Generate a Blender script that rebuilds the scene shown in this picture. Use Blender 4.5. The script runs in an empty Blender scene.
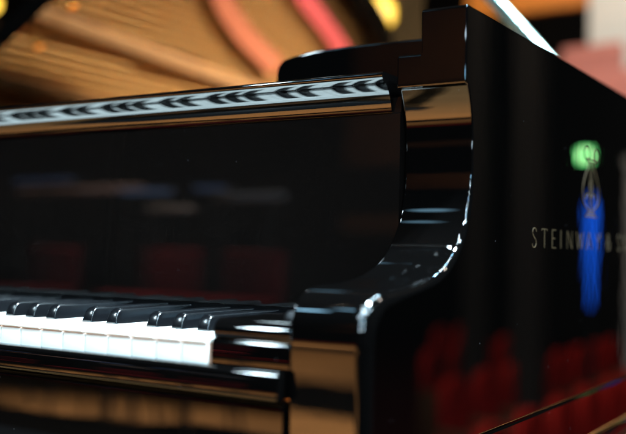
import bpy, math, random
from mathutils import Vector, Matrix
random.seed(7)
R = math.radians
S = bpy.context.scene
COL = S.collection

# ------------------------------------------------------------------ materials
def new_mat(name):
    m = bpy.data.materials.new(name); m.use_nodes = True
    return m, m.node_tree, m.node_tree.nodes['Principled BSDF']

def plain(name, col, rough=.5, metal=0.0, ior=1.5, noise=.15, nscale=40, spec=.5, bump=0.0):
    m, nt, b = new_mat(name)
    tc = nt.nodes.new('ShaderNodeTexCoord'); n = nt.nodes.new('ShaderNodeTexNoise')
    n.inputs['Scale'].default_value = nscale; n.inputs['Detail'].default_value = 6
    nt.links.new(tc.outputs['Object'], n.inputs['Vector'])
    mx = nt.nodes.new('ShaderNodeMix'); mx.data_type = 'RGBA'
    mx.inputs[6].default_value = (*[c*(1-noise) for c in col], 1)
    mx.inputs[7].default_value = (*[min(1, c*(1+noise)) for c in col], 1)
    nt.links.new(n.outputs['Fac'], mx.inputs[0]); nt.links.new(mx.outputs[2], b.inputs['Base Color'])
    b.inputs['Roughness'].default_value = rough; b.inputs['Metallic'].default_value = metal
    b.inputs['IOR'].default_value = ior; b.inputs['Specular IOR Level'].default_value = spec
    if bump:
        bp = nt.nodes.new('ShaderNodeBump'); bp.inputs['Strength'].default_value = bump
        bp.inputs['Distance'].default_value = .002
        nt.links.new(n.outputs['Fac'], bp.inputs['Height']); nt.links.new(bp.outputs[0], b.inputs['Normal'])
    return m

def lacquer(name, col=(.0009, .0008, .0008), rough=.018, ior=1.62, dust=True, smear=.035):
    """black polyester piano finish: mirror-like, with faint wiping smears and specks of dust"""
    m, nt, b = new_mat(name)
    tc = nt.nodes.new('ShaderNodeTexCoord')
    b.inputs['IOR'].default_value = ior
    # smears: stretched noise drives roughness
    mp = nt.nodes.new('ShaderNodeMapping'); mp.inputs['Scale'].default_value = (9, 26, 7)
    mp.inputs['Rotation'].default_value = (R(20), R(10), 0)
    nt.links.new(tc.outputs['Object'], mp.inputs['Vector'])
    n = nt.nodes.new('ShaderNodeTexNoise'); n.inputs['Scale'].default_value = 2.2
    n.inputs['Detail'].default_value = 5; n.inputs['Distortion'].default_value = 1.2
    nt.links.new(mp.outputs[0], n.inputs['Vector'])
    rp = nt.nodes.new('ShaderNodeMapRange'); rp.inputs[1].default_value = .55; rp.inputs[2].default_value = .85
    rp.inputs[3].default_value = rough; rp.inputs[4].default_value = rough + smear
    nt.links.new(n.outputs['Fac'], rp.inputs[0]); nt.links.new(rp.outputs[0], b.inputs['Roughness'])
    n2 = nt.nodes.new('ShaderNodeTexNoise'); n2.inputs['Scale'].default_value = 13; n2.inputs['Detail'].default_value = 3
    nt.links.new(tc.outputs['Object'], n2.inputs['Vector'])
    bp = nt.nodes.new('ShaderNodeBump'); bp.inputs['Strength'].default_value = .07; bp.inputs['Distance'].default_value = .001
    nt.links.new(n2.outputs['Fac'], bp.inputs['Height']); nt.links.new(bp.outputs[0], b.inputs['Normal'])
    if dust:
        v = nt.nodes.new('ShaderNodeTexVoronoi'); v.inputs['Scale'].default_value = 75
        nt.links.new(tc.outputs['Object'], v.inputs['Vector'])
        w = nt.nodes.new('ShaderNodeTexWhiteNoise'); nt.links.new(v.outputs['Position'], w.inputs['Vector'])
        g = nt.nodes.new('ShaderNodeMath'); g.operation = 'GREATER_THAN'; g.inputs[1].default_value = .45
        nt.links.new(w.outputs['Value'], g.inputs[0])
        l = nt.nodes.new('ShaderNodeMath'); l.operation = 'LESS_THAN'; l.inputs[1].default_value = .024
        nt.links.new(v.outputs['Distance'], l.inputs[0])
        mu = nt.nodes.new('ShaderNodeMath'); mu.operation = 'MULTIPLY'
        nt.links.new(g.outputs[0], mu.inputs[0]); nt.links.new(l.outputs[0], mu.inputs[1])
        mx = nt.nodes.new('ShaderNodeMix'); mx.data_type = 'RGBA'
        mx.inputs[6].default_value = (*col, 1); mx.inputs[7].default_value = (.09, .09, .10, 1)
        nt.links.new(mu.outputs[0], mx.inputs[0]); nt.links.new(mx.outputs[2], b.inputs['Base Color'])
    else:
        b.inputs['Base Color'].default_value = (*col, 1)
    return m

def emit(name, col, strength):
    m, nt, b = new_mat(name)
    b.inputs['Base Color'].default_value = (*[c*.5 for c in col], 1)
    b.inputs['Emission Color'].default_value = (*col, 1); b.inputs['Emission Strength'].default_value = strength
    return m

def wood(name, c0, c1, rough=.4, scale=(1, 12, 1), plank=0.0):
    m, nt, b = new_mat(name)
    tc = nt.nodes.new('ShaderNodeTexCoord'); mp = nt.nodes.new('ShaderNodeMapping')
    mp.inputs['Scale'].default_value = scale; nt.links.new(tc.outputs['Object'], mp.inputs['Vector'])
    n = nt.nodes.new('ShaderNodeTexNoise'); n.inputs['Scale'].default_value = 3; n.inputs['Detail'].default_value = 8
    n.inputs['Distortion'].default_value = .6; nt.links.new(mp.outputs[0], n.inputs['Vector'])
    cr = nt.nodes.new('ShaderNodeMix'); cr.data_type = 'RGBA'
    cr.inputs[6].default_value = (*c0, 1); cr.inputs[7].default_value = (*c1, 1)
    nt.links.new(n.outputs['Fac'], cr.inputs[0]); out = cr.outputs[2]
    if plank:
        br = nt.nodes.new('ShaderNodeTexBrick'); br.inputs['Scale'].default_value = 1
        br.inputs['Brick Width'].default_value = plank*14; br.inputs['Row Height'].default_value = plank
        br.inputs['Mortar Size'].default_value = .003
        br.inputs['Color1'].default_value = (.78, .78, .78, 1); br.inputs['Color2'].default_value = (1.0, 1.0, 1.0, 1)
        br.inputs['Mortar'].default_value = (.15, .12, .1, 1)
        nt.links.new(tc.outputs['Object'], br.inputs['Vector'])
        mu = nt.nodes.new('ShaderNodeMix'); mu.data_type = 'RGBA'; mu.blend_type = 'MULTIPLY'
        mu.inputs[0].default_value = 1
        nt.links.new(out, mu.inputs[6]); nt.links.new(br.outputs['Color'], mu.inputs[7]); out = mu.outputs[2]
    nt.links.new(out, b.inputs['Base Color']); b.inputs['Roughness'].default_value = rough
    return m

M = dict(
    lac=lacquer('black_lacquer'),
    lac_side=lacquer('black_lacquer_side', col=(.0003, .0003, .0003), rough=.012, smear=.06),
    lac_board=lacquer('black_lacquer_fallboard', col=(.0026, .0020, .0018), rough=.02),
    lac_lid=lacquer('black_lacquer_lid', dust=False, rough=.02, smear=.02, ior=1.7),
    ivory=plain('key_plastic', (.80, .80, .77), .22, noise=.02),
    keywood=wood('key_wood', (.50, .28, .20), (.60, .36, .26), .6),
    ebony=plain('key_ebony', (.0018, .002, .0026), .20, noise=.3, nscale=120, ior=1.6),
    felt_red=plain('red_felt', (.10, .015, .015), .95, noise=.2, spec=.02),
    felt_rust=plain('rust_felt', (.115, .034, .018), .95, noise=.2, spec=.02),
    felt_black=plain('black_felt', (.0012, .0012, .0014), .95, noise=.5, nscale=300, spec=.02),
    gold=plain('gold_bronze_plate', (.80, .43, .14), .42, metal=.35, noise=.12, nscale=8),
    strut=plain('dark_bronze_strut', (.15, .075, .03), .5, metal=.3, noise=.12, nscale=8),
    spruce=wood('spruce_board', (.66, .37, .13), (.72, .41, .15), .5, (40, 2, 1)),
    steel=plain('string_steel', (.5, .42, .33), .3, metal=1.0),
    copper=plain('string_copper', (.42, .21, .08), .3, metal=1.0),
    brass=plain('brass', (.75, .48, .17), .25, metal=1.0, noise=.06),
    inlay=plain('gold_leaf_lettering', (.045, .030, .015), .6, spec=.12, metal=0, noise=.5, nscale=900),
    floor=wood('stage_floor_wood', (.17, .082, .028), (.35, .175, .062), .5, (1.2, 9, 1), plank=.14),
    hallfloor=plain('dark_carpet', (.05, .008, .008), .95, noise=.3, nscale=3, spec=.02),
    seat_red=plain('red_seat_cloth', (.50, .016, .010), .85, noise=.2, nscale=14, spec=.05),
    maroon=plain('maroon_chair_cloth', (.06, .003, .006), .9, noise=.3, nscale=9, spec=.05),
    seat_pink=plain('rose_seat_cloth', (.52, .20, .16), .85, noise=.15, nscale=6, spec=.05),
    seat_wood=wood('seat_wood', (.12, .05, .02), (.18, .08, .03), .5),
    darkmetal=plain('dark_metal', (.02, .02, .022), .4, metal=.5),
    panel_dark=wood('dark_wall_panel', (.005, .003, .002), (.009, .005, .003), .6, (1, 1, 9)),
    panel_orange=wood('orange_wall_panel', (.75, .22, .02), (.85, .30, .04), .5, (8, 1, 1)),
    plaster=plain('white_plaster', (.78, .76, .68), .8, noise=.05, nscale=3),
    plaster_grey=plain('grey_plaster', (.03, .024, .018), .8, noise=.1, nscale=3),
    leather=plain('bench_leather', (.012, .012, .013), .35, noise=.3, nscale=60),
)

# ------------------------------------------------------------------ mesh helpers
class MB:
    def __init__(s): s.v = []; s.f = []; s.mi = []; s.n = {}
    def add(s, verts, faces, mi=0, normals=None):
        o = len(s.v); s.v += [tuple(q) for q in verts]
        if normals:
            for i, q in enumerate(normals): s.n[o+i] = q
        for f in faces: s.f.append([o+i for i in f]); s.mi.append(mi)
    def box(s, x0, x1, y0, y1, z0, z1, c=0.0, mi=0):
        """box with optional 45-degree chamfer c on all twelve edges"""
        if c <= 0:
            v = [(x, y, z) for x in (x0, x1) for y in (y0, y1) for z in (z0, z1)]
            s.add(v, [(0,1,3,2), (4,6,7,5), (0,4,5,1), (2,3,7,6), (0,2,6,4), (1,5,7,3)], mi); return
        import bmesh
        bm = bmesh.new(); bmesh.ops.create_cube(bm, size=1)
        for q in bm.verts:
            q.co.x = x0 if q.co.x < 0 else x1; q.co.y = y0 if q.co.y < 0 else y1; q.co.z = z0 if q.co.z < 0 else z1
        bmesh.ops.bevel(bm, geom=bm.edges[:], offset=c, segments=3, profile=.5, affect='EDGES')
        bm.verts.index_update()
        s.add([q.co[:] for q in bm.verts], [[w.index for w in f.verts] for f in bm.faces], mi); bm.free()
    def prism(s, pts, z0, z1, mi=0):
        n = len(pts)
        v = [(x, y, z0) for x, y in pts] + [(x, y, z1) for x, y in pts]
        s.add(v, [list(range(n))[::-1], list(range(n, 2*n))] + [(i, (i+1) % n, n+(i+1) % n, n+i) for i in range(n)], mi)
    def prism_x(s, pts, x0, x1, mi=0):
        """pts are (y,z)"""
        n = len(pts)
        v = [(x0, y, z) for y, z in pts] + [(x1, y, z) for y, z in pts]
        s.add(v, [list(range(n)), list(range(n, 2*n))[::-1]] + [(i, n+i, n+(i+1) % n, (i+1) % n) for i in range(n)], mi)
    def tube(s, a, b, r0, r1=None, seg=16, mi=0, caps=True):
        r1 = r0 if r1 is None else r1
        a = Vector(a); b = Vector(b); d = (b-a).normalized()
        u = d.orthogonal().normalized(); w = d.cross(u)
        v = []
        for c, r in ((a, r0), (b, r1)):
            for i in range(seg):
                t = 2*math.pi*i/seg; v.append(c+u*math.cos(t)*r+w*math.sin(t)*r)
        f = [(i, (i+1) % seg, seg+(i+1) % seg, seg+i) for i in range(seg)]
        if caps: f += [list(range(seg))[::-1], list(range(seg, 2*seg))]
        s.add(v, f, mi)
    def lathe(s, prof, c=(0, 0, 0), seg=24, mi=0):
        v = []
        for r, z in prof:
            for i in range(seg):
                t = 2*math.pi*i/seg; v.append((c[0]+r*math.cos(t), c[1]+r*math.sin(t), c[2]+z))
        f = []
        for k in range(len(prof)-1):
            for i in range(seg):
                j = (i+1) % seg; f.append((k*seg+i, k*seg+j, (k+1)*seg+j, (k+1)*seg+i))
        f += [list(range(seg))[::-1], [(len(prof)-1)*seg+i for i in range(seg)]]
        s.add(v, f, mi)
    def build(s, name, mats, parent=None, smooth=35, bevel=0, loc=None):
        me = bpy.data.meshes.new(name); me.from_pydata(s.v, [], s.f)
        for m in (mats if isinstance(mats, (list, tuple)) else [mats]): me.materials.append(m)
        for p, mi in zip(me.polygons, s.mi): p.material_index = mi
        me.update()
        if smooth:
            for p in me.polygons: p.use_smooth = True
            me.set_sharp_from_angle(angle=R(smooth))
        if s.n:
            for p in me.polygons: p.use_smooth = True
            nn = []
            for p in me.polygons:
                for li in p.loop_indices:
                    vi = me.loops[li].vertex_index
                    nn.append(tuple(s.n[vi]) if vi in s.n else tuple(p.normal))
            me.normals_split_custom_set(nn)
        o = bpy.data.objects.new(name, me); COL.objects.link(o)
        if parent: o.parent = parent
        if loc: o.location = loc
        if bevel:
            b = o.modifiers.new('bevel', 'BEVEL'); b.width = bevel; b.segments = 3; b.limit_method = 'ANGLE'; b.angle_limit = R(40)
            w = o.modifiers.new('wn', 'WEIGHTED_NORMAL'); w.keep_sharp = False
        return o

def empty(name, loc=(0, 0, 0), rz=0):
    o = bpy.data.objects.new(name, None); COL.objects.link(o); o.location = loc; o.rotation_euler = (0, 0, rz)
    o.empty_display_size = .1
    return o
def tag(o, label=None, cat=None, group=None, kind=None):
    if label: o['label'] = label
    if cat: o['category'] = cat
    if group: o['group'] = group
    if kind: o['kind'] = kind
    return o
def kids(o): return [c for c in bpy.data.objects if c.parent == o]
def copy_tree(o, parent=None):
    c = o.copy(); COL.objects.link(c); c.parent = parent
    for ch in kids(o): copy_tree(ch, c)
    return c

FLOOR = -.73
# ================================================================== THE PIANO
piano = empty('grand_piano', (0, 0, FLOOR))
tag(piano, 'black lacquered grand piano with raised lid and gold lettering on its side', 'piano')
PZ = Vector((0, 0, -FLOOR))
def P(mb, name, mats, parent=None, **k):
    """piano geometry is written with the key tops at z = 0"""
    if parent is None:
        mb.v = [(x, y, z-FLOOR) for x, y, z in mb.v]; return mb.build(name, mats, piano, **k)
    mb.v = [(x, y, z-FLOOR) for x, y, z in mb.v]
    return mb.build(name, mats, parent, **k)

AI, AO, TOP, BOT = .067, .125, .2507, -.123
BX = -1.347                    # bass-side outer face
KEY = .0235

# ---- profile of the arm (y, z) and rounding radius at the outer edge
def catmull(pts, n=6):
    out = []
    for i in range(len(pts)-1):
        p0 = pts[max(i-1, 0)]; p1 = pts[i]; p2 = pts[i+1]; p3 = pts[min(i+2, len(pts)-1)]
        for k in range(n):
            t = k/n
            out.append(tuple(.5*((2*b)+(-a+c)*t+(2*a-5*b+4*c-d)*t*t+(-a+3*b-3*c+d)*t**3) for a, b, c, d in zip(p0, p1, p2, p3)))
    out.append(tuple(pts[-1])); return out

PA = [(.1475, TOP, .0012), (.1452, TOP-.0006, .0012), (.1440, TOP-.0028, .0012)]
PA2 = [(.1440, .2165, .0012), (.1440, .1925, .0012), (.1447, .1908, .0012)]
PB = catmull([(.1484, .1900, .0012), (.1520, .1825, .0012), (.1551, .1745, .0012), (.1577, .1640, .0013), (.1590, .1500, .0014), (.1592, .1330, .0015),
              (.1585, .1160, .0026), (.1550, .0985, .0036), (.1470, .0810, .0046), (.1350, .0665, .0052), (.1190, .0550, .0058),
              (.1000, .0475, .0064), (.0800, .0430, .006), (.0560, .0405, .0075), (.0330, .0390, .010), (.0170, .0360, .0112),
              (.0060, .0290, .0125), (.0005, .0190, .0110), (-.0010, .0080, .0095), (-.0010, -.0020, .009)], 6)
PB = [(.1447, .1904, .0012)]+PB
PC = [(-.0010, BOT+.002, .009)]
FULL = PA+PA2+PB+PC

def prof_normals(pf):
    out = []
    for i in range(len(pf)):
        a = pf[max(i-1, 0)]; b = pf[min(i+1, len(pf)-1)]
        dy, dz = b[0]-a[0], b[1]-a[1]
        L = math.hypot(dy, dz) or 1
        # outward normal: path runs from the top down; body is behind (greater y)
        out.append((dz/L, -dy/L))
    return out
def ribbon(mb, pf, x0, x1, left_r=None, right=True, seg=6):
    nn = prof_normals(pf); rows = []; nrm = []
    for (y, z, r), (ny, nz) in zip(pf, nn):
        row = []; rn = []
        if left_r is not None:
            for k in range(seg):
                t = math.pi/2*k/seg
                row.append((x0+left_r*(1-math.sin(t)), y-ny*left_r*(1-math.cos(t)), z-nz*left_r*(1-math.cos(t))))
                rn.append((-math.cos(t), ny*math.sin(t), nz*math.sin(t)))
            row = []; rn = []
            for k in range(seg+1):
                t = math.pi/2*k/seg      # 0: facing -x, pi/2: facing the profile normal
                row.append((x0+left_r-left_r*math.cos(t), y-ny*left_r*(1-math.sin(t)), z-nz*left_r*(1-math.sin(t))))
                rn.append((-math.cos(t), ny*math.sin(t), nz*math.sin(t)))
        else:
            row.append((x0, y, z)); rn.append((0, ny, nz))
        if right:
            for k in range(seg+1):
                t = math.pi/2*(1-k/seg)
                row.append((x1-r+r*math.cos(t), y-ny*r*(1-math.sin(t)), z-nz*r*(1-math.sin(t))))
                rn.append((math.cos(t), ny*math.sin(t), nz*math.sin(t)))
        else:
            row.append((x1, y, z)); rn.append((0, ny, nz))
        rows.append(row); nrm.append(rn)
    m = len(rows[0]); v = [q for r_ in rows for q in r_]; n = [q for r_ in nrm for q in r_]
    f = [(i*m+j, (i+1)*m+j, (i+1)*m+j+1, i*m+j+1) for i in range(len(rows)-1) for j in range(m-1)]
    # split the sharp crease below the flat upper block so it stays crisp
    mb.add(v, f, 0, n)
    return rows
XS = .0875                                # the arm's rebate step
arm = MB()
up = ribbon(arm, PA+[(.1440, .2165, .0012)], XS, AO, left_r=.0012)
mid = ribbon(arm, [(.1440, .2165, .0012), (.1440, .1922, .0012), (.1446, .1908, .0012)], XS, AO)
ledge = ribbon(arm, [(.1475, .2165, .0012), (.1452, .2159, .0012), (.1440, .2140, .0012), (.1440, .1922, .0012), (.1446, .1908, .0012)], AI, XS, left_r=.0012, right=False)
low = ribbon(arm, PB+PC, AI, AO, left_r=.0024)
# chamfer between the flat upper block and the undercut
# side, inner and top faces
YB = .9
arm.add([(AI, .1475, .2165), (XS, .1475, .2165), (XS, YB, .2165), (AI, YB, .2165)], [(0, 1, 2, 3)], 0, [(0, 0, 1)]*4)
arm.add([(XS, .1475, TOP), (AO-.0012, .1475, TOP), (AO-.0012, YB, TOP), (XS, YB, TOP)], [(0, 1, 2, 3)], 0, [(0, 0, 1)]*4)
arm.add([(XS, r_[0][1], r_[0][2]) for r_ in up]+[(XS, YB, .2165), (XS, YB, TOP)], [list(range(len(up)+2))[::-1]], 0, [(-1, 0, 0)]*(len(up)+2))
inn = [(r_[0][1], r_[0][2]) for r_ in ledge+low]
arm.add([(AI, y, z) for y, z in inn]+[(AI, YB, BOT), (AI, YB, .2165)], [list(range(len(inn)+2))[::-1]], 0, [(-1, 0, 0)]*(len(inn)+2))
P(arm, 'treble_arm', M['lac'], smooth=0)

# ---- case rim: outer path in plan, from the treble arm round the tail to the bass side
rim_path = catmull([(AO, .9), (.118, 1.02), (.06, 1.16), (-.10, 1.29), (-.30, 1.40), (-.46, 1.55), (-.57, 1.76), (-.66, 2.02), (-.74, 2.24),
                    (-.87, 2.38), (-1.06, 2.43), (-1.25, 2.37), (BX, 2.22)], 6)
rim_path = [(x, y) for x, y in rim_path]+[(BX, .1475)]
def offset_path(pts, d):
    out = []
    for i, (x, y) in enumerate(pts):
        a = Vector(pts[max(i-1, 0)]); b = Vector(pts[min(i+1, len(pts)-1)]); t = (b-a).normalized()
        out.append((x-t.y*d, y+t.x*d))
    return out
GZ = -.0770                                # moulding line along the case
def side_loft(mb, path, sect):
    """sect: (outward offset, z, normal_out, normal_z)"""
    rows = []; nr = []
    for i, (x, y) in enumerate(path):
        a = Vector(path[max(i-1, 0)]); b = Vector(path[min(i+1, len(path)-1)]); t = (b-a).normalized()
        ox, oy = t.y, -t.x
        rows.append([(x+ox*o, y+oy*o, z) for o, z, _, _ in sect]); nr.append([(ox*a_, oy*a_, b_) for _, _, a_, b_ in sect])
    m = len(sect); mb.add([q for r_ in rows for q in r_], [(i*m+j, (i+1)*m+j, (i+1)*m+j+1, i*m+j+1)[::-1] for i in range(len(rows)-1) for j in range(m-1)], 0,
                          [q for r_ in nr for q in r_])
c = .7071
sect = [(-.055, TOP, 0, 1), (-.0015, TOP, 0, 1), (-.0004, TOP-.0004, c, c), (0, TOP-.0015, 1, 0), (0, GZ+.001, 1, 0)]
groove = [(0, GZ+.001, 1, 0), (-.0003, GZ+.0002, .96, -.28), (-.0007, GZ-.0010, .93, -.37), (-.0011, GZ-.0016, .9, -.43), (-.0011, GZ-.0018, 1, 0), (.0008, GZ-.0024, c, c), (.0016, GZ-.0030, 1, 0)]
lowsec = [(.0016, GZ-.0030, 1, 0), (.0016, BOT+.0018, 1, 0), (.0011, BOT+.0005, c, -c), (0, BOT, 0, -1), (-.055, BOT, 0, -1)]
case = MB()
side_loft(case, rim_path, sect); side_loft(case, rim_path, groove); side_loft(case, rim_path, lowsec)
# flat treble side from the arm back to y = .9: boundary follows the rounded arm edge
out_edge = [(r_[-1][1], r_[-1][2]) for r_ in up+mid[1:]+low]
upper = [q for q in out_edge if q[1] > GZ+.001]; 
upper += [(out_edge[-1][0], GZ+.001)]
case.add([(AO, y, z) for y, z in upper]+[(AO, YB, GZ+.001), (AO, YB, TOP-.0012)], [list(range(len(upper)+2))], 0, [(1, 0, 0)]*(len(upper)+2))
Y0 = out_edge[-1][0]
side_loft(case, [(AO, Y0), (AO, YB)], groove); side_loft(case, [(AO, Y0), (AO, YB)], lowsec)
case.add([(AO+.0016, Y0, GZ-.003), (AO+.0016, Y0, BOT), (AO-.004, Y0, BOT), (AO-.004, Y0, GZ-.003)], [(0, 1, 2, 3)])
inner = offset_path(rim_path, .055)
case.add([(x, y, TOP) for x, y in inner]+[(x, y, .06) for x, y in inner], [(i, i+1, len(inner)+i+1, len(inner)+i) for i in range(len(inner)-1)])
P(case, 'case_rim', M['lac_side'], smooth=0)

# bass-side arm (a plainer mirror image)
ba = MB()
pts = [(y, z) for y, z, r in [(.1440, TOP, 0)]+PB+PC]+[(.2, BOT), (.2, TOP)]
ba.prism_x(pts, BX, BX+.058); P(ba, 'bass_arm', M['lac'])

# under-body and legs
kb = MB(); kb.box(BX+.059, AI-.001, .006, .9, BOT+.002, -.062); kb.box(BX+.06, AO-.002, .30, 1.0, BOT-.03, BOT-.004, .004)
P(kb, 'key_bed', M['lac'])
for (lx, ly) in ((.03, .42), (BX+.10, .42), (-1.05, 2.05)):
    lg = MB(); lg.lathe([(.055, BOT-.031), (.062, BOT-.06), (.058, BOT-.10), (.036, FLOOR+.14), (.046, FLOOR+.10), (.034, FLOOR+.08)], (lx, ly, 0), 8)
    L_ = P(lg, 'leg', M['lac'])
    cw = MB(); cw.tube((lx-.012, ly, FLOOR+.035), (lx+.012, ly, FLOOR+.035), .035, seg=24); cw.box(lx-.02, lx+.02, ly-.012, ly+.012, FLOOR+.04, FLOOR+.079, .003)
    P(cw, 'caster', M['brass'], L_)

# ---- key slip and front rail
def hslab(prof, x0, x1, name, mat):
    mb = MB(); mb.prism_x(prof, x0, x1); return P(mb, name, mat, smooth=28)
def arc(cy, cz, r, a0, a1, n=8): return [(cy+r*math.cos(R(a0+(a1-a0)*k/n)), cz+r*math.sin(R(a0+(a1-a0)*k/n))) for k in range(n+1)]
# angles: 180 = front (-y), 90 = up
slip = arc(-.0066, -.0204, .0040, 90, 174)+arc(-.0106, -.0322, .0022, 186, 270)+[(.006, -.0345), (.006, -.0166)]
hslab(slip[::-1], BX+.0592, AI-.0012, 'key_slip', M['lac'])
rail = arc(.0000, -.0410, .0052, 90, 180)+[(-.0052, BOT+.004)]+[(.0055, BOT+.004), (.0055, -.0358)]
hslab(rail[::-1], BX+.0592, AI-.0012, 'front_rail', M['lac'])
# ---- key blocks at both ends
kbp = arc(.0120, .0050, .0095, 90, 180, 10)+arc(.0060, -.0028, .0045, 120, 180, 5)+[(.0015, -.0165)]+[(.150, -.0165), (.150, .0150)]
hslab(kbp[::-1], .0022, AI-.0014, 'key_block', M['lac'])
hslab(kbp[::-1], BX+.0595, BX+.1205, 'key_block', M['lac'])
kn = MB(); kn.lathe([(.0048, .0143), (.0055, .0155), (.0052, .0185), (.0035, .0205), (.001, .0212)], (.0545, .022, 0), 20)
P(kn, 'block_screw', M['darkmetal'])

# ---- keys
def white_key_mesh():
    mb = MB(); w = KEY/2-.0005
    # plastic top with rounded nose that overhangs the front
    top = arc(-.0010, -.0013, .0013, 90, 270, 6)+[(.150, -.0026), (.150, 0)]
    n = len(top); 
    # chamfered side edges: inner loop raised, outer loop lower
    v = [(-w+.0006, y, z) for y, z in top]+[(w-.0006, y, z) for y, z in top]
    mb.prism_x(top[::-1], -w+.0005, w-.0005)
    mb.prism_x([(q[0]+.0004 if q[0] < .1 else q[0], -.0013+(q[1]+.0013)*.62) for q in top][::-1], -w, w)
    # front plate
    mb.box(-w, w, .0000, .0014, -.0220, -.0036, .0003)
    # wooden stick: shows as the thin warm line under the lip and on the side
    mb.box(-w+.0003, w-.0003, .0006, .150, -.0215, -.0027, 0, 1)
    return mb
wk = white_key_mesh(); wk.v = [(x, y, z-FLOOR) for x, y, z in wk.v]
wk0 = wk.build('white_key', [M['ivory'], M['keywood']], piano, smooth=40)
wk0.location = (-KEY/2, 0, 0)
for i in range(1, 52):
    o = wk0.copy(); COL.objects.link(o); o.parent = piano; o.location = (-KEY*(i+.5), 0, random.uniform(-.0002, .0001))
bk = MB()
W0, W1 = .0055, .0046
def ring(y, z, w, y_base, r=.0014):
    pass
# black key: loft along y with a rounded, sloping front
secs = []
for (y, h) in [(.0495, .0012), (.0502, .0040), (.0516, .0075), (.0532, .0098), (.0550, .0113), (.0575, .0120), (.100, .0122), (.148, .0124)]:
    k = h/.012; wt = W0+(W1-W0)*min(k, 1); yy = y
    secs.append([(-W0, y, -.004), (-wt, yy, max(h-.0016, 0)), (-wt+.0004, yy, h-.0006), (-wt+.0014, yy, h), (wt-.0014, yy, h), (wt-.0004, yy, h-.0006), (wt, yy, max(h-.0016, 0)), (W0, y, -.004)])
m_ = 8
bk.add([q for s_ in secs for q in s_], [(i*m_+j, i*m_+j+1, (i+1)*m_+j+1, (i+1)*m_+j)[::-1] for i in range(len(secs)-1) for j in range(m_-1)]+[list(range(m_))[::-1]])
bk.v = [(x, y, z-FLOOR) for x, y, z in bk.v]
bk0 = bk.build('black_key', M['ebony'], piano, smooth=50)
first = True
# white index from the right: 0 C8,1 B,2 A,3 G,4 F,5 E,6 D,7 C ...
for i in range(1, 51):
    k = (i-1) % 7      # 0 B,1 A,2 G,3 F,4 E,5 D,6 C   (black lies left of: B,A,G ; E,D)
    off = {0: .0020, 1: 0.0, 2: -.0020, 4: .0018, 5: -.0018}.get(k)
    if off is None: continue
    x = -KEY*(i+1)+off
    if first: bk0.location = (x, 0, 0); first = False
    else:
        o = bk0.copy(); COL.objects.link(o); o.parent = piano; o.location = (x, 0, 0)
# name-board felt at the back of the keys
nf = MB(); nf.box(BX+.121, AI-.002, .1478, .1510, -.002, .0135); P(nf, 'name_board_felt', M['felt_black'])

# ---- fallboard (open) with its coved lip
cove = []
y, z = .1412, .1946
N = 20
for k in range(N+1):
    cove.append((y, z)); a = R(40+(85-40)*(k/N)**.9); y += .00122*math.cos(a); z -= .00122*math.sin(a)
YF, ZF = cove[-1]
nose_arc = arc(.1378, .2006, .0026, 88, 205, 12)
facet = [(.1352, .1990), (.1358, .1980), (.1381, .1954), (.1389, .1948), (.1396, .1950)]
fp = [(.178, .2030), (.150, .2031)]+nose_arc+facet+cove+[(.178, ZF)]
fb = MB(); fb.prism_x(fp[::-1], BX+.066, AI-.0085)
face = [(.178, ZF+.012), (YF+.003, ZF+.012), (YF+.0022, ZF-.0002), (YF+.0012, ZF-.0012), (YF+.0010, ZF-.004), (YF+.0012, .0140), (YF+.0026, .0112), (.178, .0112)]
f2 = MB(); f2.prism_x(face[::-1], BX+.0605, AI-.0012)
FB = P(f2, 'fallboard', M['lac_board'], smooth=24)
P(fb, 'fallboard_lip', M['lac'], FB, smooth=24)

# ---- music desk, folded down, behind the fallboard
md = MB()
pts = [(AI+.018, .200), (AI+.018, .2585)]+[(.0, .2600), (-.06, .2600), (-.09, .2590), (-.115, .2560)]+[(-.127, .2530), (-.133, .2480), (-.135, .2410), (-.135, .200)]
v = [(x, .27, z) for x, z in pts]+[(x, .36, z) for x, z in pts]; n = len(pts)
md.add(v, [list(range(n)), list(range(n, 2*n))[::-1]]+[(i, n+i, n+(i+1) % n, (i+1) % n) for i in range(n)])
P(md, 'music_desk', M['lac'], smooth=60, bevel=.0025)
sh = MB(); sh.box(BX+.07, AI+.015, .182, .45, .200, .2045, .001); P(sh, 'music_desk_shelf', M['lac'])

# ---- lettering and lyre on the treble side
def strokes(mb, segs, Y, Z, W, H, th, x):
    """segs: polylines in the unit box, optional weight"""
    for pl, wgt in segs:
        pts = [Vector((Y+u*W, Z+v_*H)) for u, v_ in pl]
        t = th*wgt
        L, Rr = [], []
        for i, q in enumerate(pts):
            a = pts[max(i-1, 0)]; b = pts[min(i+1, len(pts)-1)]; d = (b-a).normalized(); nn_ = Vector((-d.y, d.x))*t/2
            L.append(q+nn_); Rr.append(q-nn_)
        k = len(pts)
        vv = [(x, q.x, q.y) for q in L]+[(x, q.x, q.y) for q in Rr]+[(x-.001, q.x, q.y) for q in L]+[(x-.001, q.x, q.y) for q in Rr]
        ff = []
        for i in range(k-1):
            ff += [(i, i+1, k+i+1, k+i), (i, 2*k+i, 2*k+i+1, i+1), (k+i, k+i+1, 3*k+i+1, 3*k+i)]
        mb.add(vv, ff)
def curve(pts, n=6): return catmull(pts, n)
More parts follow.
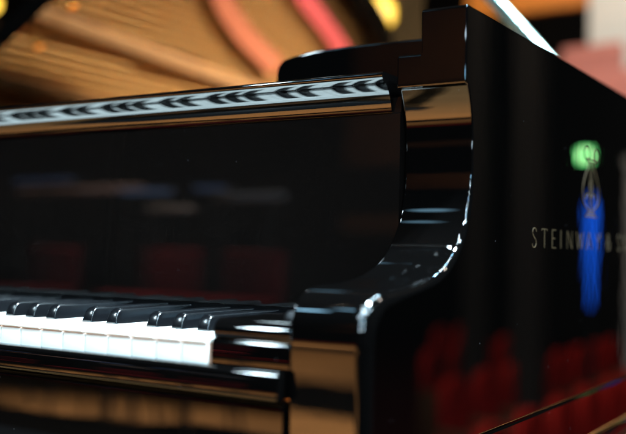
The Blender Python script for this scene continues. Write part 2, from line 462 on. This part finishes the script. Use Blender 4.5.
GL = {
 'S': [(curve([(.92,.82),(.72,.97),(.45,1.0),(.18,.90),(.14,.72),(.40,.55),(.72,.42),(.88,.24),(.74,.06),(.45,0),(.18,.05),(.04,.20)]), 1)],
 'T': [([(0,.985),(1,.985)], .7), ([(.5,.98),(.5,0)], 1.25), ([(.02,1),(.0,.9)], .6), ([(.98,1),(1,.9)], .6)],
 'E': [([(.08,0),(.08,1)], 1.25), ([(.05,.985),(.92,.985)], .7), ([(.08,.52),(.75,.52)], .7), ([(.05,.015),(.95,.015)], .7)],
 'I': [([(.5,0),(.5,1)], 1.25)],
 'N': [([(.06,0),(.06,1)], .7), ([(.06,1),(.94,0)], 1.3), ([(.94,0),(.94,1)], .7)],
 'W': [([(0,1),(.27,0)], 1.3), ([(.27,0),(.5,.9)], .65), ([(.5,.9),(.75,0)], 1.3), ([(.75,0),(1,1)], .65)],
 'A': [([(.0,0),(.5,1)], .65), ([(.5,1),(1,0)], 1.3), ([(.2,.34),(.8,.34)], .65)],
 'Y': [([(0,1),(.5,.48)], 1.25), ([(1,1),(.5,.48)], .65), ([(.5,.5),(.5,0)], 1.2)],
 '&': [(curve([(.98,.02),(.66,.36),(.30,.70),(.28,.90),(.45,1.0),(.62,.88),(.56,.70),(.20,.45),(.06,.22),(.20,.03),(.48,0),(.76,.2),(.90,.50)]), .9)],
 'O': [(curve([(.5,1),(.16,.85),(.02,.5),(.16,.15),(.5,0),(.84,.15),(.98,.5),(.84,.85),(.5,1)]), 1)],
}
line = [('S', .3000, .0125), ('T', .3260, .0150), ('E', .3545, .0125), ('I', .3790, .004), ('N', .4000, .0170), ('W', .4300, .0240), ('A', .4660, .0190),
        ('Y', .4980, .0185), ('&', .5400, .0160), ('S', .5860, .0130), ('O', .6120, .0185), ('N', .6440, .0175), ('S', .6740, .0130)]
for ch, yy, w in line:
    lt = MB(); strokes(lt, GL[ch], yy-.0055, .0690, w, .0172, .00075, AO+.00025); P(lt, 'letter', M['inlay'], smooth=0)
ly = MB()
LY = [  # lyre: scrolls, bowed arms, strings, foot
 (curve([(.38,.86),(.30,.82),(.20,.86),(.18,.94),(.28,1.0),(.38,.96),(.40,.88),(.36,.74),(.20,.56),(.10,.38),(.14,.20),(.34,.10),(.50,.08)], 8), 1.5),
 (curve([(.62,.86),(.70,.82),(.80,.86),(.82,.94),(.72,1.0),(.62,.96),(.60,.88),(.64,.74),(.80,.56),(.90,.38),(.86,.20),(.66,.10),(.50,.08)], 8), 1.5),
 ([(.28,.84),(.72,.84)], 1.8), ([(.30,.80),(.70,.80)], 1.0),
 ([(.42,.80),(.42,.10)], .5), ([(.47,.80),(.47,.10)], .5), ([(.53,.80),(.53,.10)], .5), ([(.58,.80),(.58,.10)], .5),
 (curve([(.24,.24),(.34,.32),(.50,.27),(.66,.32),(.76,.24)], 6), 1.3),
 ([(.30,.03),(.70,.03)], 2.4), ([(.36,.07),(.64,.07)], 1.6), ([(.22,-.01),(.78,-.01)], 1.8),
 (curve([(.50,.30),(.44,.42),(.50,.52),(.56,.42),(.50,.30)], 6), .9)]
strokes(ly, LY, .438, .104, .072, .070, .0008, AO+.00025)
P(ly, 'gold_lyre_emblem', M['inlay'], smooth=0)

# ---- iron plate, soundboard, strings, felt
inr = offset_path(rim_path, .056); plan = [(AI-.002, .50)]+[(AI-.002, YB)]+inr+[]
plan = [(x, y) for x, y in plan if y > .46]+[(BX+.06, .50)]
sb = MB(); sb.prism(plan, .138, .148); P(sb, 'soundboard', M['spruce'])
pf_ = MB(); pf_.box(BX+.06, AI-.003, .46, .80, .150, .165, .003)
edge = offset_path(rim_path, .058); edge2 = offset_path(rim_path, .145)
n = len(edge)
pf_.add([(x, y, .160) for x, y in edge]+[(x, y, .160) for x, y in edge2]+[(x, y, .140) for x, y in edge2],
        [(i, i+1, n+i+1, n+i)[::-1] for i in range(n-1)]+[(n+i, n+i+1, 2*n+i+1, 2*n+i)[::-1] for i in range(n-1)])
P(pf_, 'iron_plate', M['gold'], smooth=30)
for (x0, y0, x1, y1) in ((-.10, .78, -.20, 1.22), (-.42, .78, -.60, 1.45), (-1.02, .78, -1.10, 2.30), (-1.20, .78, -1.24, 2.20)):
    st = MB(); d = Vector((x1-x0, y1-y0)).normalized(); nx, ny = -d.y*.016, d.x*.016
    st.prism([(x0-nx, y0-ny), (x0+nx, y0+ny), (x1+nx, y1+ny), (x1-nx, y1-ny)], .135, .185)
    P(st, 'plate_strut', M['strut'], bevel=.004)
ss = MB()
x = .03
while x > BX+.075:
    yend = max([py for px_, py in inr if abs(px_-x) < .03] or [1.1])-.04
    bass = x < -.72
    if bass:
        for q_ in (-.0035, .0035): ss.box(x+q_-.0024, x+q_+.0024, .60, yend, .170, .1745, 0, 1)
        x -= .021
    else:
        for q_ in (-.0026, 0, .0026): ss.box(x+q_-.0006, x+q_+.0006, .60, yend, .172, .1732, 0, 0)
        x -= .0125
tag(P(ss, 'strings', [M['steel'], M['copper']], smooth=0), kind='stuff')
fl = MB()
def felt_band(pts, w, z, mb):
    q = catmull(pts, 6); a = offset_path(q, w/2); b = offset_path(q, -w/2); n = len(q)
    mb.add([(x, y, z) for x, y in a]+[(x, y, z) for x, y in b]+[(x, y, z-.006) for x, y in a]+[(x, y, z-.006) for x, y in b],
           [(i, i+1, n+i+1, n+i) for i in range(n-1)]+[(i, 2*n+i, 2*n+i+1, i+1) for i in range(n-1)]+[(n+i, n+i+1, 3*n+i+1, 3*n+i) for i in range(n-1)])
felt_band([(-.70, 1.68), (-.76, 1.82), (-.83, 2.04), (-.92, 2.26)], .058, .1815, fl)
P(fl, 'string_felt', M['felt_red'])
fl = MB(); felt_band([(-.80, 1.40), (-.87, 1.52), (-.93, 1.66), (-.99, 1.86)], .058, .1815, fl); P(fl, 'string_felt', M['felt_rust'])
fl = MB(); fl.box(BX+.07, AI-.01, .82, .86, .172, .1775); P(fl, 'string_felt', M['felt_red'])
pn = MB()
for i in range(70):
    for j in range(3):
        px_ = AI-.05-i*.0175+j*.005; pn.tube((px_, .52+j*.05+(i % 2)*.015, .164), (px_, .52+j*.05+(i % 2)*.015, .192), .0033, seg=6)
tag(P(pn, 'tuning_pins', M['steel']), kind='stuff')

# ---- lid, hinged on the bass side
ANG = R(29); HX, HZ = BX+.004, .270
LIDF = .68
def lidpt(w, y, off): return (HX+w*math.cos(ANG)-off*math.sin(ANG), y, HZ+w*math.sin(ANG)+off*math.cos(ANG))
lo = [(0, LIDF)]+[(AO+.012-BX, LIDF), (AO+.012-BX, YB)]+[((x-BX)-.03*min(1, max(0, (y-1)*3)), y+.012) for x, y in rim_path[:-2]]+[(0, 2.22)]
n = len(lo)
lid = MB()
lid.add([lidpt(w, y, 0) for w, y in lo]+[lidpt(w, y, .024) for w, y in lo], [list(range(n)), list(range(n, 2*n))[::-1]]+[(i, n+i, n+(i+1) % n, (i+1) % n) for i in range(n)])
LID = P(lid, 'lid', M['lac_lid'], smooth=25)
for (w, y) in ((.375, .735), (.50, .715)):
    bt = MB(); a = lidpt(w, y, 0); b = lidpt(w, y, -.010); bt.tube(a, b, .0105, .009, seg=20); P(bt, 'lid_bumper', M['brass'], LID)
# folded front flap lying on the lid
flp = MB(); q = [(0.0, LIDF+.004), (AO+.012-BX, LIDF+.004), (AO+.012-BX, LIDF+.50), (0, LIDF+.50)]
flp.add([lidpt(w, y, .026) for w, y in q]+[lidpt(w, y, .046) for w, y in q], [(0,1,2,3), (7,6,5,4)]+[(i, 4+i, 4+(i+1) % 4, (i+1) % 4) for i in range(4)])
P(flp, 'folded_lid_flap', M['lac_lid'])
# prop stick; its glossy highlight is painted in as pale cyan metal
A = Vector((-.083, 1.0, .365)); B = Vector((-.263, 1.0, .575)); A = A-(B-A)*.75; B = B+(B-A)*.55
ps = MB(); d = (B-A).normalized(); s_ = Vector((d.z, 0, -d.x))*.0105; t_ = Vector((0, 1, 0))*.009
vv = []
for c_ in (A, B):
    for a_, b_ in ((-1, -1), (1, -1), (1, 1), (-1, 1)): vv.append(c_+s_*a_+t_*b_)
ps.add(vv, [(0,1,2,3), (7,6,5,4), (0,4,5,1), (1,5,6,2), (2,6,7,3), (3,7,4,0)])
M['prop'] = plain('prop_metal', (.30, .50, .50), .25, metal=1.0, noise=.03)
P(ps, 'prop_stick', M['prop'], bevel=.003)

# ================================================================== THE HALL THAT THE LACQUER MIRRORS
def sbox(name, x0, x1, y0, y1, z0, z1, mat):
    mb = MB(); mb.box(x0, x1, y0, y1, z0, z1); o = mb.build(name, mat, None, smooth=0); return o
st = MB(); st.prism([(-9, -7.2), (.58, -7.2), (.58, 6.5), (-9, 6.5)], FLOOR-.25, FLOOR); tag(st.build('stage_floor', M['floor'], smooth=0), kind='structure')
tag(sbox('hall_floor', -16, 16, -16, 22, -2.05, -1.95, M['hallfloor']), kind='structure')
for nm, b in (('back_wall', (-16, 16, 21.9, 22.1, -1.95, 7)), ('front_wall', (-16, 16, -16.1, -15.9, -1.95, 7)),
              ('side_wall', (15.9, 16.1, -16, 22, -1.95, 7)), ('stage_side_wall', (-16.1, -15.9, -16, 22, -1.95, 7)), ('ceiling', (-16, 16, -16, 22, 7, 7.2))):
    tag(sbox(nm, *b, M['panel_dark']), kind='structure')

# audience seats: rows run along y on the audience side
def theatre_seat():
    r = empty('theatre_seat')
    s = MB(); s.box(-.24, .24, -.28, .18, .42, .52, .045); s.build('seat', M['seat_red'], r)
    b = MB(); o = [(-.22, .45), (-.25, .62), (-.25, .80), (-.21, .92), (-.12, .985), (0, 1.0), (.12, .985), (.21, .92), (.25, .80), (.25, .62), (.22, .45)]; n = len(o)
    b.add([(x, .17+.03*(z-.4), z) for x, z in o]+[(x, .25+.06*(z-.4), z) for x, z in o], [list(range(n)), list(range(n, 2*n))[::-1]]+[(i, n+i, n+(i+1) % n, (i+1) % n) for i in range(n)])
    b.build('backrest', M['seat_red'], r, smooth=40, bevel=.02)
    for sx in (-1, 1):
        a = MB(); a.box(sx*.30-.028, sx*.30+.028, -.24, .24, .0, .62, .012); a.build('armrest', M['seat_wood'], r)
    return r
proto = theatre_seat(); cnt = 0; spots = []
for k in range(9):
    X = 1.75+.98*k
    for j in range(30):
        Y = 1.5+.68*j+(k % 2)*.34
        az = math.degrees(math.atan2(X, Y))
        if 9 < az < 24.5 and Y < 11.5: spots.append((X, Y, k, j))
ordw = ['first', 'second', 'third', 'fourth', 'fifth', 'sixth', 'seventh', 'eighth', 'ninth']
numw = lambda n: (['zeroth', 'first', 'second', 'third', 'fourth', 'fifth', 'sixth', 'seventh', 'eighth', 'ninth', 'tenth', 'eleventh', 'twelfth', 'thirteenth', 'fourteenth', 'fifteenth', 'sixteenth', 'seventeenth', 'eighteenth', 'nineteenth', 'twentieth', 'twenty first', 'twenty second', 'twenty third', 'twenty fourth', 'twenty fifth', 'twenty sixth', 'twenty seventh', 'twenty eighth', 'twenty ninth', 'thirtieth', 'thirty first', 'thirty second', 'thirty third', 'thirty fourth', 'thirty fifth'])[n]
rowcount = {}
for i, (X, Y, k, j) in enumerate(spots):
    o = proto if i == 0 else copy_tree(proto)
    o.location = (X, Y, -1.95+.02*k); o.rotation_euler = (0, 0, R(-90)+random.uniform(-.03, .03))
    rowcount[k] = rowcount.get(k, 0)+1
    tag(o, 'red theatre seat mirrored in case side, %s row from stage, %s along it' % (ordw[k], numw(rowcount[k])), 'theatre seat', 'red audience seats')

# red chairs on the stage in front of the keyboard (mirrored in the fallboard)
def stage_chair():
    r = empty('stage_chair')
    s = MB(); s.box(-.24, .24, -.24, .22, .42, .50, .025); s.build('seat', M['seat_red'], r)
    b = MB(); b.box(-.235, .235, .20, .27, .50, .86, .03); b.build('backrest', M['seat_red'], r)
    for sx in (-1, 1):
        for sy in (-1, 1):
            l = MB(); l.tube((sx*.20, sy*.20, .42), (sx*.225, sy*.235, 0), .015, .012, 10); l.build('leg', M['darkmetal'], r)
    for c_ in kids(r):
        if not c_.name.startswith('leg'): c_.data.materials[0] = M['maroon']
    return r
pc = stage_chair()
for i, (X, Y, rz, lb) in enumerate([(-4.78, -3.72, 180, 'leftmost red stage chair mirrored in the fallboard'), (-3.66, -3.70, 176, 'middle red stage chair mirrored in the fallboard'),
                       (-3.03, -3.70, 183, 'rightmost red stage chair mirrored in the fallboard')]):
    o = pc if i == 0 else copy_tree(pc); o.location = (X, Y, FLOOR); o.rotation_euler = (0, 0, R(rz))
    tag(o, lb, 'chair', 'red stage chairs')
# piano bench
bn = empty('piano_bench', (-.78, -.62, FLOOR)); tag(bn, 'low black leather piano bench standing in front of the keys', 'bench')
q = MB(); q.box(-.38, .38, -.18, .18, .40, .47, .02); q.build('seat', M['leather'], bn)
q = MB(); q.box(-.35, .35, -.16, .16, .33, .40, .004); q.build('apron', M['lac'], bn)
for sx in (-1, 1):
    for sy in (-1, 1):
        q = MB(); q.box(sx*.32-.022, sx*.32+.022, sy*.13-.022, sy*.13+.022, 0, .33, .004); q.build('leg', M['lac'], bn)
# music stands
def mstand():
    r = empty('music_stand')
    d = MB(); d.box(-.25, .25, -.01, .01, 1.00, 1.32, .004); d.box(-.25, .25, -.06, .0, 1.0, 1.012); d.build('desk', M['darkmetal'], r)
    s = MB(); s.tube((0, .01, .03), (0, .01, 1.05), .011); s.build('pole', M['darkmetal'], r)
    b = MB(); b.lathe([(.19, 0), (.19, .012), (.05, .03), (.015, .05)]); b.build('base', M['darkmetal'], r)
    return r
ms = mstand(); ms.location = (-5.2, -3.2, FLOOR); ms.rotation_euler = (0, 0, R(165)); tag(ms, 'black music stand beside the leftmost red stage chair', 'music stand')

# exit sign, blue light column, wall pilasters seen in the case side
def exit_sign(x, y, z, yaw):
    r = empty('exit_sign', (x, y, z), yaw); tag(r, 'lit green exit sign mirrored beside the lyre emblem', 'exit sign')
    h = MB(); h.box(-.075, .075, -.03, .03, -.075, .075, .008); h.build('housing', M['darkmetal'], r)
    f = MB(); f.box(-.062, .062, -.034, -.0305, -.06, .06); f.build('panel', emit('exit_green', (.16, 1, .26), 11), r)
    w = MB(); w.box(-.035, .035, -.037, -.0345, -.035, .04); w.build('pictogram', emit('exit_white', (.7, 1, .5), 9), r)
exit_sign(2.795, 9.6, 1.13, R(-17))
bl = empty('light_column', (1.985, 7.0, -1.95)); tag(bl, 'glowing blue light tube on a dark pole mirrored below the lyre', 'stage light')
q = MB(); q.lathe([(.008, 1.60), (.018, 1.80), (.032, 2.15), (.037, 2.30), (.030, 2.42), (.010, 2.50)], (0, 0, 0), 20); q.build('tube', emit('blue_glow', (.006, .13, 1), 3.0), bl)
q = MB(); q.lathe([(.16, 0), (.16, .04), (.03, .06), (.018, 1.30), (.008, 1.50), (.008, 1.599)]); q.build('stand', M['darkmetal'], bl)
for (x, y, w, m, lb, z1) in ((3.36, 8.0, .20, 'plaster_grey', 'grey square pillar in the hall, left of the pair mirrored under the lettering', 5), (2.84, 8.0, .26, 'plaster_grey', 'grey square pillar in the hall, right of the pair mirrored under the lettering', 5),
                        (2.17, 9.2, .14, 'plaster', 'narrow pale pillar mirrored at the right edge of the case side', .95)):
    q = MB(); q.box(-w/2, w/2, -w/2, w/2, 0, z1+1.65); q.box(-w/2-.03, w/2+.03, -w/2-.03, w/2+.03, z1+1.652, z1+1.75, .01); q.box(-w/2-.04, w/2+.04, -w/2-.04, w/2+.04, -.3, -.002)
    o = q.build('pillar', M[m], None, loc=(x, y, -1.65)); tag(o, lb, 'pillar')

# far background right of the prop: orange panel, white column, rose chairs
tag(sbox('wall_panel', -3.8, -1.95, 9.3, 9.4, 2.68, 3.6, M['panel_orange']), 'bright orange wooden wall panel above the rim', 'wall panel')
q = MB(); q.box(-.28, .28, -.2, .2, 0, 4.6, .02); q.box(-.33, .33, -.25, .25, -.12, -.002, .01)
tag(q.build('column', M['plaster'], None, loc=(-2.02, 9.0, -1.6)), 'white plaster column standing behind the rose seats', 'column')
bal = MB(); bal.box(-4.2, .6, 7.6, 9.1, .55, .75); tag(bal.build('seating_riser', M['panel_dark'], smooth=0), 'raised dark seating riser under the rose seats', 'riser')
rs = empty('rose_chair'); 
q = MB(); q.box(-.29, .29, .0, .09, .25, .95, .04); q.build('backrest', M['seat_pink'], rs)
q = MB(); q.box(-.27, .27, -.42, -.01, .30, .42, .03); q.build('seat', M['seat_pink'], rs)
q = MB(); q.box(-.22, .22, -.35, -.05, 0, .29, .01); q.build('pedestal', M['seat_wood'], rs)
for i, (x, y, z) in enumerate([(-2.02, 7.9, 1.0), (-1.38, 7.9, 1.0), (-1.70, 7.2, .62)]):
    o = rs if i == 0 else copy_tree(rs); o.location = (x, y, z); o.rotation_euler = (0, 0, R(-8))
    tag(o, ['left rose upholstered chair beneath the white column', 'right rose upholstered chair beneath the white column', 'nearer rose upholstered chair in front of the other two'][i], 'chair', 'rose chairs behind the piano')
for i, (x, y, z) in enumerate([(-2.02, 7.9, .752), (-1.38, 7.9, .752)]):
    pass
q = MB(); q.lathe([(.30, 0), (.36, .05), (.33, .55), (.30, .58)], seg=28); tag(q.build('cloth_table', M['plaster'], None, loc=(-1.35, 8.7, .752)), 'round table under a cream cloth beside the rose chairs', 'table')
# warm globe lamps: one on the floor past the tail (mirrored in the lid), one added far behind for a yellow glow
gl = empty('globe_lamp', (-.75, 2.99, FLOOR)); q = MB(); q.lathe([(.02, .34), (.06, .37), (.085, .43), (.06, .49), (.02, .52)], seg=20); q.build('globe', emit('warm_globe', (1, .62, .07), 5), gl)
q = MB(); q.lathe([(.12, 0), (.12, .02), (.015, .04), (.012, .339)]); q.build('stand', M['darkmetal'], gl)
tag(gl, 'glowing yellow globe lamp on a floor stand past the piano tail', 'lamp', 'yellow globe lamps')
g2 = copy_tree(gl); g2.location = (-10.2, 8.0, 2.9); tag(g2, 'glowing yellow globe lamp at the upper left behind the lid edge', 'lamp')
g3 = MB(); g3.box(-11.2, -9.3, 7.6, 8.3, 2.75, 2.898); tag(g3.build('shelf', M['seat_wood'], smooth=0), 'wooden wall shelf carrying the far yellow globe lamp', 'shelf')
# black mat and sheet added to darken the floor, red skirting and a warm wooden wall panel on the keyboard side
q = MB(); q.box(-3.4, -.7, -4.30, -3.40, FLOOR+.004, FLOOR+.016, .003); tag(q.build('cable_mat', M['felt_black']), 'black rubber cable mat lying on the stage planks', 'mat')  # dark strip added where the chairs' shadow band falls
q = MB(); q.box(-6.2, -2.72, -3.62, -2.35, FLOOR+.004, FLOOR+.012, .003); tag(q.build('rug', M['felt_black']), 'large black rug lying in front of the red stage chairs', 'rug')  # dark sheet added to darken the floor mirrored in the front rail
q = MB(); q.box(-8, -1.5, -7.3, -7.21, FLOOR-.1, -.60, .005); tag(q.build('stage_skirting', M['seat_red']), 'low red skirting board along the far stage edge', 'skirting')
q = MB(); q.box(-5.4, -2.6, -9.1, -9.0, 1.55, 3.6, .01); tag(q.build('wall_panel', wood('brown_wall_panel', (.16, .065, .025), (.24, .10, .04), .5, (9, 1, 1)), None), 'upper brown wooden wall panel mirrored in the top of the treble arm', 'wall panel')
q = MB(); q.box(-5.4, -2.9, -9.1, -9.0, .52, .80, .01); tag(q.build('wall_panel', bpy.data.materials['brown_wall_panel'], None), 'narrow lower brown wooden panel mirrored in the middle of the treble arm', 'wall panel')

# light streaks mirrored in the fallboard, painted as pale rails
for i, (x0, x1, z, w) in enumerate([(-5.2, -3.95, .63, .06), (-3.9, -3.5, .46, .05), (-3.35, -2.8, .55, .06)]):
    r = empty('rail', ((x0+x1)/2, -3.92, FLOOR)); L = (x1-x0)/2; h = z-FLOOR  # rail standing in for a light streak
    q = MB(); q.box(-L, L, -.02, .02, h-w/2, h+w/2, .012)
    q.build('handrail', plain('pale_rail%d' % i, [(.30, .20, .20), (.22, .20, .22), (.13, .15, .20)][i], .6), r)
    for sx in (-1, 1):
        q = MB(); q.tube((sx*(L-.1), 0, 0), (sx*(L-.1), 0, h-w/2), .012); q.build('post', M['darkmetal'], r)
    tag(r, ['long pinkish rail on posts behind the red chairs', 'short lower grey rail on posts behind the red chairs', 'bluish rail on posts behind the right chair'][i], 'rail', 'pale rails behind the stage chairs')
# blue LED bars on short poles next to the rails
for i, (x, z, w) in enumerate([(-4.75, .71, .30), (-3.78, .59, .22), (-3.25, .61, .12)]):
    r = empty('led_bar', (x, -3.80, FLOOR)); h = z-FLOOR
    q = MB(); q.box(-w-.01, w+.01, -.03, .03, h-.03, h+.03, .008); q.build('body', M['darkmetal'], r)
    q = MB(); q.box(-w, w, .0305, .033, h-.018, h+.018); q.build('lens', emit('blue_led%d' % i, (.25, .45, 1), .05), r)
    q = MB(); q.tube((0, 0, 0), (0, 0, h-.031), .010); q.build('pole', M['darkmetal'], r)
    tag(r, ['longest blue LED bar on a pole, above the leftmost red chair', 'blue LED bar on a pole above the middle red chair', 'shortest blue LED bar on a pole above the rightmost red chair'][i], 'light bar', 'blue LED bars on poles')

# ---- stage spotlights: real cans with disc lamps
def spot(loc, target, power, col, rad=.11, label='', spread=180):
    r = empty('stage_spotlight', loc)
    d = (Vector(target)-Vector(loc)).normalized(); r.rotation_mode = 'QUATERNION'; r.rotation_quaternion = d.to_track_quat('-Z', 'Y')
    h = MB(); h.lathe([(rad*.7, .30), (rad*1.12, .22), (rad*1.12, -.05), (rad*1.04, -.05), (rad*1.04, .02)], seg=24); h.build('can', M['darkmetal'], r)
    ld = bpy.data.lights.new('lamp', 'AREA'); ld.shape = 'DISK'; ld.size = rad*2; ld.energy = power; ld.color = col; ld.spread = R(spread)
    lo_ = bpy.data.objects.new('lamp', ld); COL.objects.link(lo_); lo_.parent = r; lo_.location = (0, 0, -.0)
    tag(r, label, 'spotlight', 'stage spotlights')
cool, warm, blue = (.68, .90, 1.0), (1.0, .80, .55), (.35, .72, 1.0)
k = 0
for (x, y, z, tx, ty, tz, pw, cl) in [
    (-2.80, -2.6, 3.1, -.1, .1, 0, 40, cool), (-2.92, -2.2, 3.7, -.1, .1, 0, 30, cool), (-2.45, -2.6, 3.05, -.1, .1, 0, 2.2, blue), (-2.28, -2.2, 3.6, -.1, .1, 0, 1.0, blue), (-1.75, -2.7, 2.8, -.1, .1, 0, .30, blue), (-1.95, -2.2, 3.6, -.1, .1, 0, .22, blue),
    (1.3, -2.0, 3.3, -.3, .1, 0, 42, cool), (1.75, -2.0, 3.3, -.3, .1, 0, 42, cool), (2.2, -1.9, 3.3, -.3, .1, 0, 42, cool),
    (1.2, .35, 3.8, -.4, .1, 0, 520, cool), (1.65, .42, 3.8, -.4, .1, 0, 520, cool),
    (3.0, 1.0, 3.3, -.8, 1.8, .2, 250, cool), (3.0, 1.4, 3.3, -.8, 1.8, .2, 250, warm), (3.0, 1.8, 3.3, -.8, 1.9, .2, 250, warm), (3.0, 2.2, 3.3, -.8, 2.0, .2, 250, warm),
    (-3.0, -1.6, 5.2, -3.0, -2.8, FLOOR, 190, warm), (-1.4, -1.4, 5.2, -1.6, -3.0, FLOOR, 160, warm), (-4.5, -4.5, 5.2, -4.0, -4.5, FLOOR, 190, warm), (-2.0, -5.0, 5.2, -3.0, -5.2, FLOOR, 80, warm),
    (-.9, -3.4, 5.2, -.9, -3.0, FLOOR, 190, warm)]:
    k += 1
    spot((x, y, z), (tx, ty, tz), pw, cl, spread=46 if tz == FLOOR else (34 if tz == .2 else 150), label='black stage spotlight, %s in the rig counted from the keyboard side' % numw(k))
# row of small front spots
for i in range(9):
    k += 1
    spot((.30+.36*i, -3.0+.30*i, 2.4+.09*(i % 2)), (.1, .1, .1), [12, 9, 14, 10, 15, 9, 14, 11, 13][i], [cool, blue, cool][i % 3], .05, label='small black spotlight of the low front row, %s from the left' % numw(i+1))
spot((.5, 2.2, 4.6), (.36, 2.2, FLOOR), 110, warm, label='black spotlight aimed at the planks beside the case', spread=34)  # added lamp: brightens the planks so the moulding line picks them up
# overhead batten of small lamps above the treble side
for i in range(10):
    k += 1
    spot((.4+.42*i, -1.3+.22*i, 4.3), (.1, .1, .1), (9, 7, 10, 8, 11, 8, 11, 8, 12, 9)[i], (cool, cool, blue)[i % 3], .055, label='small black spotlight of the overhead batten, %s from the keyboard' % numw(i+1), spread=120)
# second batten running back over the treble side of the case
for i, (x, y) in enumerate([(1.38, -.75), (1.36, -.25), (1.30, .95), (1.27, 1.35), (1.22, 1.75), (1.15, 2.2), (1.07, 2.7), (.98, 3.25), (.88, 3.9)]):
    k += 1
    spot((x, y, 4.2), (.1, .1, .1), (10, 9, 12, 9, 12, 10, 13, 12, 14)[i], (cool, cool, blue)[i % 3], .06, label='small black spotlight of the batten above the case side, %s from the keyboard' % numw(i+1), spread=120)
# two booms of stacked small lamps, added for glints on the arm edge
for bx_, by_, nm_ in ((2.15, -2.3, 'right'), (1.05, -2.9, 'left')):
    q = MB(); q.tube((0, 0, .03), (0, 0, 3.6), .022); q.lathe([(.25, 0), (.25, .025), (.03, .05)]); q2 = q.build('lighting_boom', M['darkmetal'], None, loc=(bx_, by_, FLOOR))
    q2.location = (bx_, by_, -1.95 if bx_ > .58 else FLOOR); q2.scale.z = 1.3
    tag(q2, 'tall black lighting boom pole, the %s one of two' % nm_, 'lighting boom')
    for i in range(8):
        k += 1
        spot((bx_-.09, by_+.09, .35+.33*i), (.1, .1, .1), (2.6, 1.8, 3.2, 2, 3.4, 2, 3, 2.4)[i], (cool, blue, cool)[i % 3], .045, label='small black spotlight on the %s boom, %s from the bottom' % (nm_, numw(i+1)), spread=120)
spot((-1.2, -6.5, 4.8), (-4.0, -9.0, 1.8), 26, warm, label='black spotlight aimed at the brown wall panels', spread=70)  # added lamp so the panels show brown in the treble arm
# hall lamps
k = 0
for (x, y, z, tx, ty, tz, pw, cl, r_) in [(4.5, 6.0, 6.2, 4.0, 9.0, -1.5, 270, (1, .85, .7), .2), (2.5, 12.5, 6.2, 3.0, 9, -1.5, 30, (1, .85, .7), .2), (-1.5, 4.5, 5.5, -1.9, 8.6, 1.6, 220, (1, .9, .8), .2)]:
    k += 1
    spot((x, y, z), (tx, ty, tz), pw, cl, r_, label='larger black hall spotlight over the seats, %s of three' % numw(k))

# ------------------------------------------------------------------ world
w = bpy.data.worlds.new('World'); S.world = w; w.use_nodes = True
w.node_tree.nodes['Background'].inputs[0].default_value = (.5, .45, .4, 1); w.node_tree.nodes['Background'].inputs[1].default_value = .01

# ------------------------------------------------------------------ camera
yaw, pitch, roll = .56298679, .03493621, .02002571
f = Vector((-math.sin(yaw)*math.cos(pitch), math.cos(yaw)*math.cos(pitch), math.sin(pitch)))
r = Vector((math.cos(yaw), math.sin(yaw), 0)); u = r.cross(f)
r2 = r*math.cos(roll)+u*math.sin(roll); u2 = -r*math.sin(roll)+u*math.cos(roll)
cd = bpy.data.cameras.new('camera'); cam = bpy.data.objects.new('camera', cd); COL.objects.link(cam)
mt = Matrix((r2, u2, -f)).transposed().to_4x4(); mt.translation = Vector((.40816435, -.51554578, .06253929)); cam.matrix_world = mt
cd.sensor_width = 36; cd.lens = 950.71837/626*36; cd.clip_start = .05; cd.clip_end = 200
cd.dof.use_dof = True; cd.dof.focus_distance = .78; cd.dof.aperture_fstop = 3.0; cd.dof.aperture_blades = 0
S.camera = cam
S.view_settings.view_transform = 'Standard'; S.view_settings.look = 'None'; S.view_settings.gamma = 1; S.view_settings.exposure = 0
S.render.engine = 'CYCLES'
S.cycles.max_bounces = 8; S.cycles.glossy_bounces = 6; S.cycles.diffuse_bounces = 3
